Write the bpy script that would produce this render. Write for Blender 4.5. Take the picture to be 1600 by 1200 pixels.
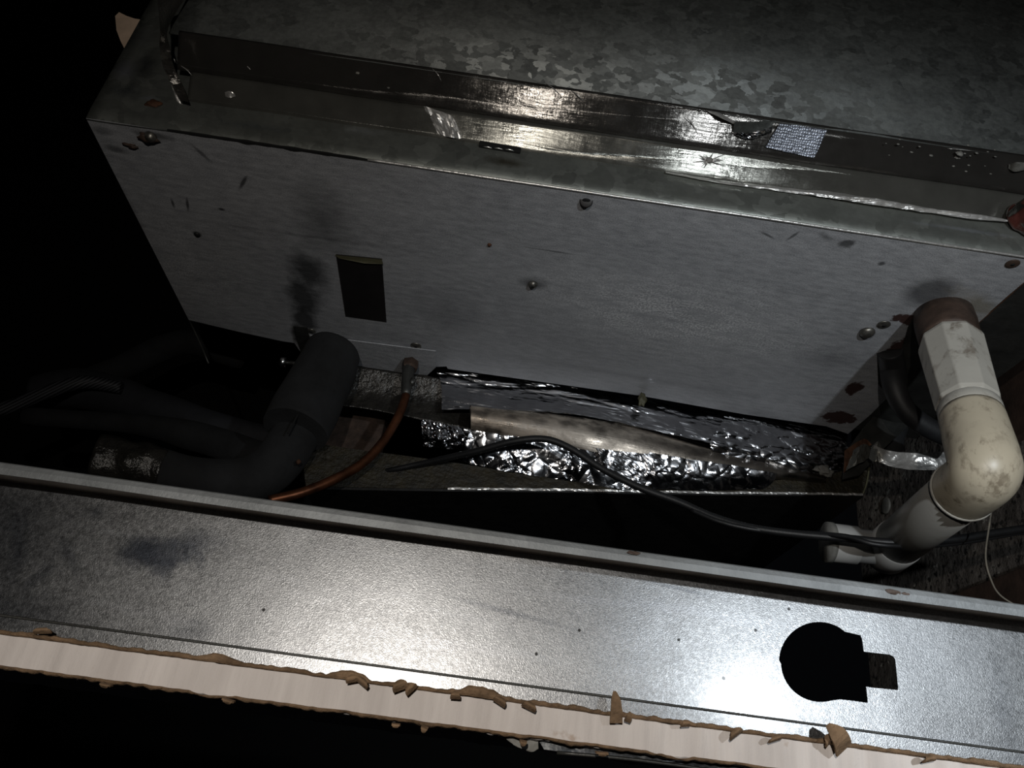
import bpy, bmesh, math, random
import numpy as np
from mathutils import Vector, Matrix, noise
random.seed(7)
for o in list(bpy.data.objects): bpy.data.objects.remove(o)
S = bpy.context.scene
COL = S.collection

# ------------------------------------------------------------------ camera
F = 1220.0                                   # focal length in pixels of the 1600 x 1200 frame
def _n(v): return v/np.linalg.norm(v)
_Y = _n(np.array([673-800., -(1244-600.), -F]))
_X = np.array([1, -.155, 0.]); _X = _n(_X-_X.dot(_Y)*_Y)
_Z = np.cross(_X, _Y)
R = np.array([_X, _Y, _Z])                   # camera axes -> room axes (x along the unit, y away, z up)
cam_d = bpy.data.cameras.new('camera'); cam = bpy.data.objects.new('camera', cam_d); COL.objects.link(cam)
cam_d.sensor_width = 36; cam_d.lens = 36*F/1600; cam_d.clip_start = .01; cam_d.clip_end = 50
M4 = Matrix([[*R[0], 0], [*R[1], 0], [*R[2], 0], [0, 0, 0, 1]])
cam.matrix_world = M4; S.camera = cam
S.view_settings.view_transform = 'Standard'; S.view_settings.look = 'None'
S.view_settings.exposure = 0.0; S.view_settings.gamma = 1; S.view_settings.use_curve_mapping = False
# ------------------------------------------------------------------ world and the two hand lamps
W = bpy.data.worlds.new('world'); S.world = W; W.use_nodes = True
W.node_tree.nodes['Background'].inputs[0].default_value = (.60, .66, .8, 1)
W.node_tree.nodes['Background'].inputs[1].default_value = .002
def spot(name, loc, target, power, color, size, angle, blend):
    l = bpy.data.lights.new(name, 'SPOT'); l.energy = power; l.color = color; l.shadow_soft_size = size
    l.spot_size = math.radians(angle); l.spot_blend = blend
    o = bpy.data.objects.new(name, l); COL.objects.link(o); o.location = loc
    o.rotation_euler = (Vector(target)-Vector(loc)).to_track_quat('-Z', 'Y').to_euler(); return o
spot('torch', (.305, -.28, .115), (.34, .62, .27), 15.5, (.88, .95, 1.0), .010, 72, 1.0)
spot('phone_flash', (-.055, -.26, .045), (.06, .62, .40), 7.9, (1.0, .94, .86), .006, 104, 1.0)

# ------------------------------------------------------------------ geometry helpers
def ray(px, py): return R @ _n(np.array([px-800., -(py-600.), -F]))
def Py(px, py, y): d = ray(px, py); return Vector(d*(y/d[1]))
def Pz(px, py, z): d = ray(px, py); return Vector(d*(z/d[2]))
def Px(px, py, x): d = ray(px, py); return Vector(d*(x/d[0]))
def PF(px, py, y): d = ray(px, py); return Vector(d*(y/(d[1]+.029*d[0])))      # on the askew front plane
def pxm(p): return abs(float(R[0][2]*p[0]+R[1][2]*p[1]+R[2][2]*p[2]))/F      # metres per pixel at p

def props(o, label=None, cat=None, group=None, kind=None):
    if label: o['label'] = label
    if cat: o['category'] = cat
    if group: o['group'] = group
    if kind: o['kind'] = kind
    return o
def thing(name, loc, label, cat, group=None):
    o = bpy.data.objects.new(name, None); COL.objects.link(o); o.location = loc; o.empty_display_size = .02
    return props(o, label, cat, group)
def wloc(o):
    v = Vector(o.location)
    while o.parent: o = o.parent; v += o.location
    return v
def mesh(name, verts, faces, mat, parent=None, smooth=False, label=None):
    vs = [Vector(v) for v in verts]
    lo = Vector([min(v[i] for v in vs) for i in range(3)]); hi = Vector([max(v[i] for v in vs) for i in range(3)])
    c = (lo+hi)/2
    me = bpy.data.meshes.new(name); me.from_pydata([v-c for v in vs], [], faces)
    bm = bmesh.new(); bm.from_mesh(me); bmesh.ops.recalc_face_normals(bm, faces=bm.faces)
    if smooth:
        for f in bm.faces: f.smooth = True
    bm.to_mesh(me); bm.free()
    me.materials.append(mat)
    o = bpy.data.objects.new(name, me); COL.objects.link(o)
    o.location = c - (wloc(parent) if parent else Vector((0, 0, 0)))
    if parent: o.parent = parent
    if label: o['label'] = label
    return o
def bevel(o, w, seg=2):
    m = o.modifiers.new('bevel', 'BEVEL'); m.width = w; m.segments = seg; m.limit_method = 'ANGLE'; return o
def solid(o, t, off=1.0):
    m = o.modifiers.new('solidify', 'SOLIDIFY'); m.thickness = t; m.offset = off; return o
def boxv(lo, hi):
    x0, y0, z0 = lo; x1, y1, z1 = hi
    v = [(x0,y0,z0),(x1,y0,z0),(x1,y1,z0),(x0,y1,z0),(x0,y0,z1),(x1,y0,z1),(x1,y1,z1),(x0,y1,z1)]
    f = [(0,3,2,1),(4,5,6,7),(0,1,5,4),(1,2,6,5),(2,3,7,6),(3,0,4,7)]
    return v, f
def box(name, lo, hi, mat, parent=None, bev=0, label=None):
    v, f = boxv(lo, hi); o = mesh(name, v, f, mat, parent, label=label)
    return bevel(o, bev) if bev else o
def catmull(pts, n):
    P = [np.array(p, float) for p in pts]
    if len(P) < 3 or n < 1: 
        out = []
        for a, b in zip(P[:-1], P[1:]): out += [a+(b-a)*k/max(n,1) for k in range(max(n,1))]
        return out+[P[-1]]
    P = [2*P[0]-P[1]]+P+[2*P[-1]-P[-2]]; out = []
    for i in range(1, len(P)-2):
        for k in range(n):
            t = k/n; a, b, c, d = P[i-1:i+3]
            out.append(.5*((2*b)+(-a+c)*t+(2*a-5*b+4*c-d)*t*t+(-a+3*b-3*c+d)*t**3))
    return out+[P[-2]]
def tube(name, pts, rad, mat, parent=None, seg=16, n=8, cap=True, smooth=True, wob=0, wsc=40, flat=1.0, label=None):
    """tube through 3-D points; rad a number or one radius per point"""
    if not hasattr(rad, '__len__'): rad = [rad]*len(pts)
    C = catmull([(*p, r) for p, r in zip(pts, rad)], n)
    vs, fs = [], []; prev = None
    for i, c in enumerate(C):
        p = Vector(c[:3]); q0 = Vector(C[max(i-1, 0)][:3]); q1 = Vector(C[min(i+1, len(C)-1)][:3]); t = (q1-q0).normalized()
        if prev is None: a = t.orthogonal().normalized()
        else: a = (prev-t*prev.dot(t)).normalized()
        prev = a; b = t.cross(a)
        for k in range(seg):
            th = 2*math.pi*k/seg; r = c[3]; d = a*math.cos(th)+b*math.sin(th)*flat
            if wob: r *= 1+wob*noise.noise((p+d*r)*wsc)
            vs.append(p+d*r)
    m = len(C)
    for i in range(m-1):
        for k in range(seg): fs.append((i*seg+k, i*seg+(k+1) % seg, (i+1)*seg+(k+1) % seg, (i+1)*seg+k))
    if cap: fs.append(tuple(range(seg))); fs.append(tuple((m-1)*seg+k for k in range(seg)))
    o = mesh(name, vs, fs, mat, parent, smooth, label)
    if smooth and cap:
        for f in o.data.polygons:
            if len(f.vertices) > 4: f.use_smooth = False
    return o
def lathe(name, A, B, prof, mat, parent=None, seg=32, label=None, smooth=True, poly=None):
    """profile [(t along A->B 0..1, radius)]"""
    A = Vector(A); B = Vector(B); t = (B-A).normalized(); a = t.orthogonal().normalized(); b = t.cross(a); s = poly or seg
    vs, fs = [], []
    for u, r in prof:
        for k in range(s):
            th = 2*math.pi*k/s; vs.append(A+(B-A)*u+(a*math.cos(th)+b*math.sin(th))*r)
    for i in range(len(prof)-1):
        for k in range(s): fs.append((i*s+k, i*s+(k+1) % s, (i+1)*s+(k+1) % s, (i+1)*s+k))
    fs.append(tuple(range(s))); fs.append(tuple((len(prof)-1)*s+k for k in range(s)))
    o = mesh(name, vs, fs, mat, parent, smooth and not poly, label)
    return o
YAW = -.029                                  # the unit's front runs very slightly askew
def extrude_profile(name, prof, x0, x1, mat, parent=None, nx=1, jit=None, smooth=False, label=None, slope=0, yaw=0):
    """open profile [(y,z)] run along x"""
    vs, fs = [], []; m = len(prof)
    for i in range(nx+1):
        x = x0+(x1-x0)*i/nx
        for y, z in prof:
            dy = dz = 0
            if jit: dy, dz = jit(x, y, z)
            vs.append((x, y+dy+yaw*x, z+dz+slope*x))
    for i in range(nx):
        for k in range(m-1): fs.append((i*m+k, (i+1)*m+k, (i+1)*m+k+1, i*m+k+1))
    return mesh(name, vs, fs, mat, parent, smooth, label)
def crumple(p, sc, seed):
    q = Vector(p)*sc+Vector((seed*7.3, seed*3.1, seed))
    d, _ = noise.voronoi(q+noise.noise_vector(q*.6)*.5)
    return (d[1]-d[0])
def sheet(name, rows, nu, nv, mat, parent=None, amp=.003, sc=40, fold=0.0, foldsc=12, edge=0.0, seed=1, thick=.0004, smooth=False, label=None, stretch=(1, 1, 1), nrm=None):
    """crinkled sheet: rows of 3-D points top to bottom"""
    Rr = [catmull(r, max(1, nu//(len(r)-1))) for r in rows]
    L = min(len(r) for r in Rr); Rr = [[r[int(round(i*(len(r)-1)/(L-1)))] for i in range(L)] for r in Rr]
    cols = []
    for i in range(L): cols.append(catmull([r[i] for r in Rr], max(1, nv//(len(rows)-1))) if len(rows) > 2 else [Rr[0][i]+(Rr[1][i]-Rr[0][i])*k/nv for k in range(nv+1)])
    m = len(cols[0]); vs, fs = [], []
    N = Vector(nrm) if nrm else Vector((0, -.86, -.5))
    for i in range(L):
        for k in range(m):
            p = Vector(cols[i][k][:3]); q = Vector((p.x*stretch[0], p.y*stretch[1], p.z*stretch[2]))
            h = amp*(crumple(q, sc, seed)*1.2+crumple(q, sc*2.7, seed+3)*.45-.5)
            h += fold*noise.noise(q*foldsc+Vector((seed, 0, 0)))
            if edge and (k == 0 or k == m-1 or i == 0 or i == L-1):
                p = p+Vector((noise.noise(p*90+Vector((seed, 1, 2))), 0, noise.noise(p*90+Vector((5, seed, 2)))))*edge
            vs.append(p+N*h)
    for i in range(L-1):
        for k in range(m-1): fs.append((i*m+k, (i+1)*m+k, (i+1)*m+k+1, i*m+k+1))
    o = mesh(name, vs, fs, mat, parent, smooth, label)
    if thick: solid(o, thick, 0)
    return o

# ------------------------------------------------------------------ material helper
class Mt:
    def __init__(s, name, base=(.5,.5,.5), rough=.5, metal=0.0, spec=.5):
        s.m = bpy.data.materials.new(name); s.m.use_nodes = True; s.t = s.m.node_tree; s.N = s.t.nodes; s.L = s.t.links
        s.b = s.N['Principled BSDF']; s.b.inputs['Base Color'].default_value = (*base, 1)
        s.b.inputs['Roughness'].default_value = rough; s.b.inputs['Metallic'].default_value = metal
        s.b.inputs['Specular IOR Level'].default_value = spec
        s.pos = s.N.new('ShaderNodeNewGeometry').outputs['Position']; s.nrm = None
    def val(s, sock, x):
        if isinstance(x, (int, float)): sock.default_value = x
        elif isinstance(x, tuple): sock.default_value = (*x, 1) if len(sock.default_value) == 4 and len(x) == 3 else x
        else: s.L.new(x, sock)
    def scale(s, sx, sy, sz, off=(0,0,0), rot=(0,0,0)):
        n = s.N.new('ShaderNodeMapping'); s.L.new(s.pos, n.inputs[0]); n.inputs['Location'].default_value = off
        n.inputs['Rotation'].default_value = rot; n.inputs['Scale'].default_value = (sx, sy, sz); return n.outputs[0]
    def noise(s, sc=10, det=4, vec=None, rough=.6, dist=0):
        n = s.N.new('ShaderNodeTexNoise'); s.L.new(vec or s.pos, n.inputs['Vector']); n.inputs['Scale'].default_value = sc
        n.inputs['Detail'].default_value = det; n.inputs['Roughness'].default_value = rough; n.inputs['Distortion'].default_value = dist
        return n.outputs[0]
    def voro(s, sc=10, vec=None, feat='F1', out='Distance', rand=1):
        n = s.N.new('ShaderNodeTexVoronoi'); n.feature = feat; s.L.new(vec or s.pos, n.inputs['Vector']); n.inputs['Scale'].default_value = sc
        n.inputs['Randomness'].default_value = rand; return n.outputs[out]
    def ramp(s, f, stops, interp='LINEAR'):
        n = s.N.new('ShaderNodeValToRGB'); s.L.new(f, n.inputs[0]); e = n.color_ramp.elements; n.color_ramp.interpolation = interp
        while len(e) > 1: e.remove(e[-1])
        for i, (p, c) in enumerate(stops):
            x = e[0] if i == 0 else e.new(p); x.position = p; c = (c, c, c) if isinstance(c, (int, float)) else c; x.color = (*c, 1)
        return n.outputs[0]
    def mix(s, f, a, b, mode='MIX'):
        n = s.N.new('ShaderNodeMix'); n.data_type = 'RGBA'; n.blend_type = mode
        s.val(n.inputs[0], f); s.val(n.inputs[6], a); s.val(n.inputs[7], b); return n.outputs[2]
    def math(s, op, a, b=0.0, clamp=False):
        n = s.N.new('ShaderNodeMath'); n.operation = op; n.use_clamp = clamp; s.val(n.inputs[0], a); s.val(n.inputs[1], b); return n.outputs[0]
    def blob(s, c, r, rot=0, soft=.5, warp=.5, wsc=60):
        """1 inside an elliptical patch round c (r = three radii), ragged edge"""
        n = s.N.new('ShaderNodeVectorMath'); n.operation = 'SUBTRACT'; s.L.new(s.pos, n.inputs[0]); n.inputs[1].default_value = tuple(c)
        m = s.N.new('ShaderNodeMapping'); m.vector_type = 'POINT'; s.L.new(n.outputs[0], m.inputs[0]); m.inputs['Rotation'].default_value = (0, 0, rot) if not isinstance(rot, tuple) else rot
        d = s.N.new('ShaderNodeVectorMath'); d.operation = 'DIVIDE'; s.L.new(m.outputs[0], d.inputs[0]); d.inputs[1].default_value = tuple(r)
        l = s.N.new('ShaderNodeVectorMath'); l.operation = 'LENGTH'; s.L.new(d.outputs[0], l.inputs[0])
        w = s.math('MULTIPLY', s.math('SUBTRACT', s.noise(wsc, 4), .5), warp*2)
        v = s.math('ADD', l.outputs['Value'], w)
        v = s.math('SUBTRACT', 1.0, v); v = s.math('DIVIDE', v, soft, True); return v
    def bump(s, h, st=.3, dist=.001):
        n = s.N.new('ShaderNodeBump'); s.L.new(h, n.inputs['Height']); n.inputs['Strength'].default_value = st; n.inputs['Distance'].default_value = dist
        if s.nrm: s.L.new(s.nrm, n.inputs['Normal'])
        s.nrm = n.outputs[0]; s.L.new(s.nrm, s.b.inputs['Normal']); return s
    def col(s, c): s.L.new(c, s.b.inputs['Base Color']); return s
    def rgh(s, c): s.L.new(c, s.b.inputs['Roughness']); return s
    def met(s, c): s.L.new(c, s.b.inputs['Metallic']); return s
    def coat(s, w, r=.1): s.b.inputs['Coat Weight'].default_value = w; s.b.inputs['Coat Roughness'].default_value = r; return s

H = .50          # height of the unit's underside above the camera
YF = .543        # the unit's front face
YB = .905        # the far edge of its underside

# ------------------------------------------------------------------ materials
def m_panel():
    a = Mt('dull_zinc_panel', rough=.55, metal=.15)
    big = a.noise(7, 5, a.scale(1, 2.2, 1)); fine = a.noise(900, 2); mid = a.noise(60, 5, a.scale(1, 3, 1))
    c = a.ramp(big, [(.3, (.29, .30, .33)), (.7, (.49, .50, .53))])
    c = a.mix(.5, c, a.ramp(mid, [(.3, (.20,.207,.225)), (.7, (.60,.61,.635))]))
    # rough whitish oxide grain
    area = a.math('MAXIMUM', a.blob(Pz(1060, 500, H), (.20, .10, .2), 0, .8, .5, 14), a.math('MULTIPLY', a.blob(Pz(300, 420, H), (.10, .14, .2), 0, .9, .5, 14), .5))
    gr = a.ramp(a.noise(430, 3), [(.46, 0.0), (.56, 1.0)])
    g = a.math('MULTIPLY', a.math('MULTIPLY', area, gr), a.ramp(a.noise(22, 5, a.scale(1, 3, 1)), [(.36, 0.1), (.56, 1.0)]))
    c = a.mix(a.math('MULTIPLY', g, .75), c, (.95, .95, .96))
    c = a.mix(.22, c, a.ramp(fine, [(.4, .12), (.6, .80)]))
    dk = (.030, .031, .033)
    for px, py, rx, ry, rot, st, so, wp in [
        (505, 345, .040, .075, .0, .55, 1.0, .3), (483, 425, .030, .050, .0, .85, .7, .4), (474, 465, .025, .050, .0, .85, .6, .4), (476, 500, .020, .035, 0, .85, .5, .4), (468, 525, .012, .035, 0, .9, .5, .4),
        (700, 490, .05, .06, 0, .30, 1.0, .3), (833, 443, .02, .014, 0, .75, .9, .4), (1455, 457, .030, .030, 0, .70, .5, .15),
        (1440, 540, .018, .05, -.3, .3, .9, .3), (380, 285, .0025, .016, .5, .8, .6, .3), (293, 320, .002, .014, .2, .8, .6, .3), (270, 318, .002, .009, .1, .8, .6, .3),
        (315, 240, .003, .015, -.6, .6, .6, .3), (308, 366, .006, .006, 0, .9, .6, .2), (346, 327, .005, .003, 0, .9, .6, .2),
        (1325, 380, .009, .007, -.3, .8, .5, .8), (1290, 370, .012, .006, .5, .5, .8, .8), (1377, 412, .005, .004, 0, .8, .5, .8), (1240, 368, .002, .010, .4, .7, .6, .4),
        (1200, 368, .012, .002, .4, .7, .6, .4), (240, 212, .022, .006, 0, .7, .6, .7), (180, 232, .012, .006, 0, .6, .7, .9), (160, 205, .014, .006, 0, .5, .7, .7),
        (500, 372, .14, .004, -.05, .35, 1.0, .5), (1000, 590, .25, .010, 0, .25, 1.0, .4), (860, 392, .035, .0015, -.03, .6, .7, .2),
        (200, 320, .008, .06, -.1, .4, 1.0, .6), (1300, 560, .05, .03, 0, .35, 1.0, .4)]:
        c = a.mix(a.math('MULTIPLY', a.blob(Pz(px, py, H), (rx, ry, .05), -rot, so, wp), st), c, dk)
    for px, py, rx, ry in [(1335, 607, .010, .016), (1312, 652, .024, .018), (1400, 548, .010, .03), (1425, 500, .022, .010)]:
        c = a.mix(a.math('MULTIPLY', a.blob(Pz(px, py, H), (rx, ry, .05), 0, .15, .75, 90), .95), c, (.045, .014, .009))
    c = a.mix(a.math('MULTIPLY', a.blob(Pz(1530, 480, H), (.05, .02, .05), -.5, .8, .6), .6), c, (.20, .17, .10))
    a.col(c); a.rgh(a.ramp(mid, [(.3, .42), (.7, .62)])); a.bump(a.noise(500, 3), .25, .0006); a.bump(a.noise(14, 3), .15, .004); return a.m
def m_galv(name, tint=(.30, .31, .31), spangle=120, contrast=.5, rough=.42, metal=.85, stretch=(1, 1, 1)):
    a = Mt(name, rough=rough, metal=metal)
    v = a.scale(*stretch)
    w = a.N.new('ShaderNodeVectorMath'); w.operation = 'ADD'; a.L.new(v, w.inputs[0])
    nn = a.N.new('ShaderNodeTexNoise'); nn.inputs['Scale'].default_value = spangle*.7; nn.inputs['Detail'].default_value = 3; a.L.new(v, nn.inputs['Vector'])
    sm = a.N.new('ShaderNodeVectorMath'); sm.operation = 'SCALE'; a.L.new(nn.outputs['Color'], sm.inputs[0]); sm.inputs['Scale'].default_value = 3.0/spangle; a.L.new(sm.outputs[0], w.inputs[1])
    cell = a.voro(spangle, w.outputs[0], out='Color'); n = a.N.new('ShaderNodeSeparateColor'); a.L.new(cell, n.inputs[0])
    c1 = tuple(x*(1-contrast) for x in tint); c2 = tuple(min(1, x*(1+contrast)) for x in tint)
    c = a.ramp(n.outputs[0], [(0, c1), (.55, tint), (1, c2)]); c = a.mix(.5, c, a.ramp(a.noise(spangle*2.2, 5, v), [(.35, c1), (.65, c2)]))
    c = a.mix(.5, c, a.ramp(a.noise(9, 4), [(.35, c1), (.65, tint)]))
    a.col(c); a.rgh(a.ramp(n.outputs[1], [(0, rough*.75), (1, min(1, rough*1.3))])); a.bump(a.noise(700, 2), .12, .0004); return a
def m_flange():
    a = m_galv('galvanised_flange', (.24, .25, .23), 55, .30, .40, .7)
    c = a.b.inputs['Base Color'].links[0].from_socket
    for px, py, rx, rz, st, so, wp, cl in [(790, 255, .024, .007, .75, .8, .5, (.05, .038, .02)), (1060, 262, .02, .004, .5, .8, .5, (.06, .055, .04)), (195, 112, .014, .016, .55, .9, .5, (.30, .31, .36)), (228, 105, .014, .03, .7, .9, .5, (.025, .027, .032)), (200, 145, .02, .012, .6, .9, .8, (.04, .05, .06)), (235, 155, .012, .005, .6, .9, .7, (.28, .30, .33)), (215, 60, .02, .02, .4, .9, .5, (.14, .14, .16)), (245, 165, .008, .006, .8, .5, .7, (.03, .02, .01)), (400, 200, .05, .006, .4, .9, .9, (.12, .14, .15)), (560, 205, .03, .006, .5, .9, .9, (.40, .42, .42)), (1500, 360, .06, .003, .5, .9, .8, (.40, .42, .46))]:
        c = a.mix(a.math('MULTIPLY', a.blob(PF(px, py, YF), (rx, .05, rz), 0, so, wp, 90), st), c, cl)
    a.col(c); a.bump(a.noise(260, 4, a.scale(.12, 1, 1)), .22, .0008); a.bump(a.noise(40, 3, a.scale(.3,1,1)), .2, .001)
    return a
def m_foil(name, tint=(.60, .58, .54), rough=.16, bs=140, st=.5, streak=0.0, metal=1.0):
    a = Mt(name, tint, rough, metal)
    n = a.noise(25, 4); a.col(a.ramp(n, [(.3, tuple(x*.7 for x in tint)), (.7, tint)]))
    a.rgh(a.ramp(a.noise(40, 4), [(.3, rough*.7), (.7, rough*1.6)]))
    if streak:
        tg = a.N.new('ShaderNodeTangent'); tg.direction_type = 'RADIAL'; tg.axis = 'X'; a.L.new(tg.outputs[0], a.b.inputs['Tangent']); a.b.inputs['Anisotropic'].default_value = .92
        a.bump(a.noise(420, 4, a.scale(.10, 1, 1), dist=.2), streak, .0012)
        a.bump(a.noise(60, 3, a.scale(.15, 1, 1)), streak*.6, .003)
        a.bump(a.noise(300, 3, a.scale(1, .25, .25)), streak*.25, .0006)
    if st: a.bump(a.voro(bs, feat='DISTANCE_TO_EDGE'), st, .0016); a.bump(a.noise(bs*.5, 3), st*.5, .002)
    return a.m
def m_plain(name, c, rough=.6, metal=0, n=40, var=.35, bumpst=.2, bsc=200, bd=.0006, spec=.5):
    a = Mt(name, c, rough, metal, spec)
    a.col(a.ramp(a.noise(n, 5), [(.3, tuple(x*(1-var) for x in c)), (.7, tuple(min(1, x*(1+var)) for x in c))]))
    if bumpst: a.bump(a.noise(bsc, 4), bumpst, bd)
    return a.m
def m_web():
    a = Mt('bright_galvanised_stud', rough=.36, metal=1.0)
    c = a.ramp(a.noise(30, 5, a.scale(.35, 1, 1)), [(.3, (.135, .138, .144)), (.7, (.205, .209, .216))])
    gr = a.noise(1500, 2); c = a.mix(.35, c, a.ramp(gr, [(.36, .12), (.66, .34)]))
    c = a.mix(a.math('MULTIPLY', a.ramp(a.noise(160, 5, a.scale(.08, 1, 1)), [(.54, 0.0), (.64, 1.0)]), .25), c, (.25, .255, .27))
    yw = .288
    for px, py, rx, rz, rot, st, so, wp in [(212, 862, .009, .0075, 0, .85, .5, .6), (255, 866, .015, .0065, 0, .8, .5, .8), (305, 848, .016, .006, .2, .6, .7, .8), (255, 888, .006, .006, 0, .7, .6, .7),
        (30, 860, .004, .016, .3, .6, .8, .5), (55, 905, .010, .003, .9, .5, .7, .5), (110, 870, .010, .003, -.8, .5, .7, .5), (0, 830, .03, .03, 0, .6, 1, .5), (150, 800, .006, .004, 0, .5, .8, .6),
        (290, 985, .012, .006, 0, .4, .9, .6), (20, 960, .03, .012, 0, .6, 1, .4), (1565, 1100, .006, .02, 0, .25, .9, .4), (800, 958, .03, .0015, -.1, .4, .8, .5), (1060, 920, .02, .001, -.08, .4, .8, .5)]:
        c = a.mix(a.math('MULTIPLY', a.blob(Py(px, py, yw), (rx, .05, rz), (0, rot, 0), so, wp, 140), st), c, (.045, .05, .062))
    for px, py in [(412, 953), (838, 1022), (1130, 1060), (1060, 1000), (1180, 985), (905, 985), (1232, 952)]:
        c = a.mix(a.blob(Py(px, py, yw), (.0007, .05, .0007), 0, .3, .3, 400), c, (.02, .02, .02))
    a.col(c); a.rgh(a.ramp(a.noise(700, 3), [(.3, .30), (.7, .41)])); a.coat(.5, .17); a.bump(a.noise(2400, 2), .30, .0002); a.bump(a.noise(12, 3), .25, .003); return a.m
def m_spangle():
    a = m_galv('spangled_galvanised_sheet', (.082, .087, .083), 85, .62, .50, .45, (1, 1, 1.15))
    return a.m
def m_pvc(name, c, dirt=.8):
    a = Mt(name, c, .38)
    s = a.ramp(a.noise(75, 6, a.scale(1, 1, .6), .7), [(.50, 0.0), (.63, 1.0)]); s = a.math('MULTIPLY', s, a.ramp(a.noise(28, 3), [(.42, 0.0), (.58, 1.0)]))
    cc = a.mix(a.math('MULTIPLY', s, dirt), c, (.11, .075, .045)); cc = a.mix(.25, cc, a.ramp(a.noise(22, 4), [(.35, tuple(x*.6 for x in c)), (.65, c)]))
    a.col(cc); a.bump(a.noise(90, 3), .06, .001); return a.m
def m_conc():
    a = Mt('stained_concrete', rough=.8)
    c = a.ramp(a.noise(16, 6), [(.3, (.07, .06, .052)), (.55, (.14, .12, .105)), (.75, (.26, .24, .21))])
    c = a.mix(a.ramp(a.noise(110, 4), [(.56, 0.0), (.62, 1.0)]), c, (.018, .015, .013)); c = a.mix(a.ramp(a.noise(70, 5, a.scale(1.3,1,1,(5,2,1))), [(.63, 0.0), (.67, 1.0)]), c, (.36, .34, .30))
    a.col(c); a.bump(a.noise(60, 6), .8, .006); return a.m
def m_gypsum():
    a = Mt('gypsum_core', rough=.85, spec=.2)
    c = a.ramp(a.noise(120, 5, a.scale(1, 1, .12)), [(.3, (.50, .455, .43)), (.7, (.66, .61, .58))])
    c = a.mix(a.ramp(a.noise(70, 5), [(.66, 0.0), (.72, .6)]), c, (.35, .25, .18)); a.col(c)
    a.bump(a.noise(170, 4, a.scale(1, 1, .10)), .7, .0012); a.bump(a.noise(800, 3), .4, .0005); return a.m
def m_braid():
    a = Mt('grey_braided_sleeve', (.07,.072,.08), .6)
    w = a.N.new('ShaderNodeTexWave'); w.inputs['Scale'].default_value = 90; w.bands_direction = 'DIAGONAL'; a.L.new(a.scale(1, 1, -1), w.inputs[0])
    a.col(a.ramp(w.outputs[1], [(.2, (.006,.006,.007)), (.8, (.06,.062,.07))])); a.bump(w.outputs[1], .5, .001); return a.m
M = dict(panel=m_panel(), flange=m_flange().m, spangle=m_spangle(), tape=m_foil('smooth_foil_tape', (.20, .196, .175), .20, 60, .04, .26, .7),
    tape_shaded=m_foil('shaded_foil_tape', (.105, .098, .09), .16, 60, .05, .35, .75),  # same tape, darkened: shade of the upper facet put into its colour
    foil=m_foil('crinkled_foil', (.50, .50, .52), .16, 60, .22), foil_warm=m_foil('rolled_foil', (.26, .225, .19), .34, 60, .08, .35), foil_lip=m_foil('foil_edge', (.80, .78, .75), .30, 150, .3, 0, .7),
    web=m_web(), lip=m_plain('stud_lip_zinc', (.14, .148, .153), .55, .35, 60, .25, .3, 500), under=m_plain('dull_brown_zinc', (.62, .53, .45), .5, .1, 60, .3, .2), gyp=m_gypsum(),
    paper=m_plain('torn_brown_paper', (.20, .13, .078), .9, 0, 120, .45, .8, 500, .001, .2),
    black=m_plain('black_rubber', (.016, .016, .017), .55, 0, 30, .4, .3, 300), hole=m_plain('gap_shade_black', (.004, .004, .004), .9, 0, 30, .1, 0),  # hole: flat black standing for the shade inside gaps, slot and recesses
    foam=m_plain('black_foam_insulation', (.011, .0115, .0125), .9, 0, 25, .5, .5, 160, .0012),
    ducttape=m_plain('glossy_dark_tape', (.022, .020, .017), .3, .2, 60, .5, .8, 110, .003), cable=m_plain('black_cable_sheath', (.006, .006, .0065), .5, 0, 80, .3, .3, 300),
    copper=m_plain('tarnished_copper', (.13, .048, .022), .42, .8, 45, .55, .2, 150), brown=m_plain('rusty_brown_steel', (.060, .038, .028), .6, .3, 60, .5, .5, 150, .001),
    rust=m_plain('rust', (.07, .028, .012), .8, .1, 90, .6, .8, 200, .001), pvc=m_pvc('aged_cream_plastic', (.56, .49, .37)), pvcw=m_pvc('off_white_plastic', (.52, .495, .44), .9), pvc_shaded=m_pvc('shaded_plastic_pipe', (.24, .23, .21), .3),  # last one: plastic greyed, the elbow's shade on the outlet run painted in
    white=m_plain('clean_white_plastic', (.40, .395, .38), .35, 0, 30, .08, 0), conc=m_conc(), wood=m_plain('dark_brown_board', (.045, .026, .018), .75, 0, 30, .5, .4, 90, .002),
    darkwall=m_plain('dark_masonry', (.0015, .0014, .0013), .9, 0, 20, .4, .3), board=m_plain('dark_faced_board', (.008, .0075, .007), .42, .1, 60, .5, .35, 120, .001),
    yellow=m_plain('resin_yellow_fibre_edge', (.013, .0092, .002), .6, 0, 70, .7, .9, 240, .002), sticker=m_plain('dark_sticker', (.014, .012, .012), .5, 0, 30, .25, .15, 60),
    stickeredge=m_plain('olive_sticker_back', (.07, .065, .035), .6, 0, 40, .2, 0), screw=m_plain('dull_screw_steel', (.20, .19, .17), .38, .8, 200, .5, .3), braid=m_braid(),
    greytube=m_plain('dark_grey_fabric_hose', (.020, .021, .025), .8, 0, 30, .3, .4, 300), cream=m_plain('cream_card', (.62, .46, .34), .8, 0, 30, .2, .2),
    blob=m_plain('dark_red_resin', (.05, .016, .013), .14, 0, 50, .7, .4, 60, .003), glass=m_plain('dark_plastic_strip', (.025, .029, .034), .35, .1, 40, .4, .3, 60, .002),
    dusty=m_plain('dusty_grey_film', (.17, .165, .15), .6, 0, 40, .35, .4, 80, .002), bright=m_plain('bright_bolt_steel', (.6, .6, .6), .25, 1, 80, .3, .2), wire=m_plain('pale_thin_wire', (.17, .15, .12), .5, 0, 60, .3, 0), slate=m_plain('slate_sheet_metal', (.060, .060, .056), .45, .6, 30, .4, .3, 100, .002))

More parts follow.
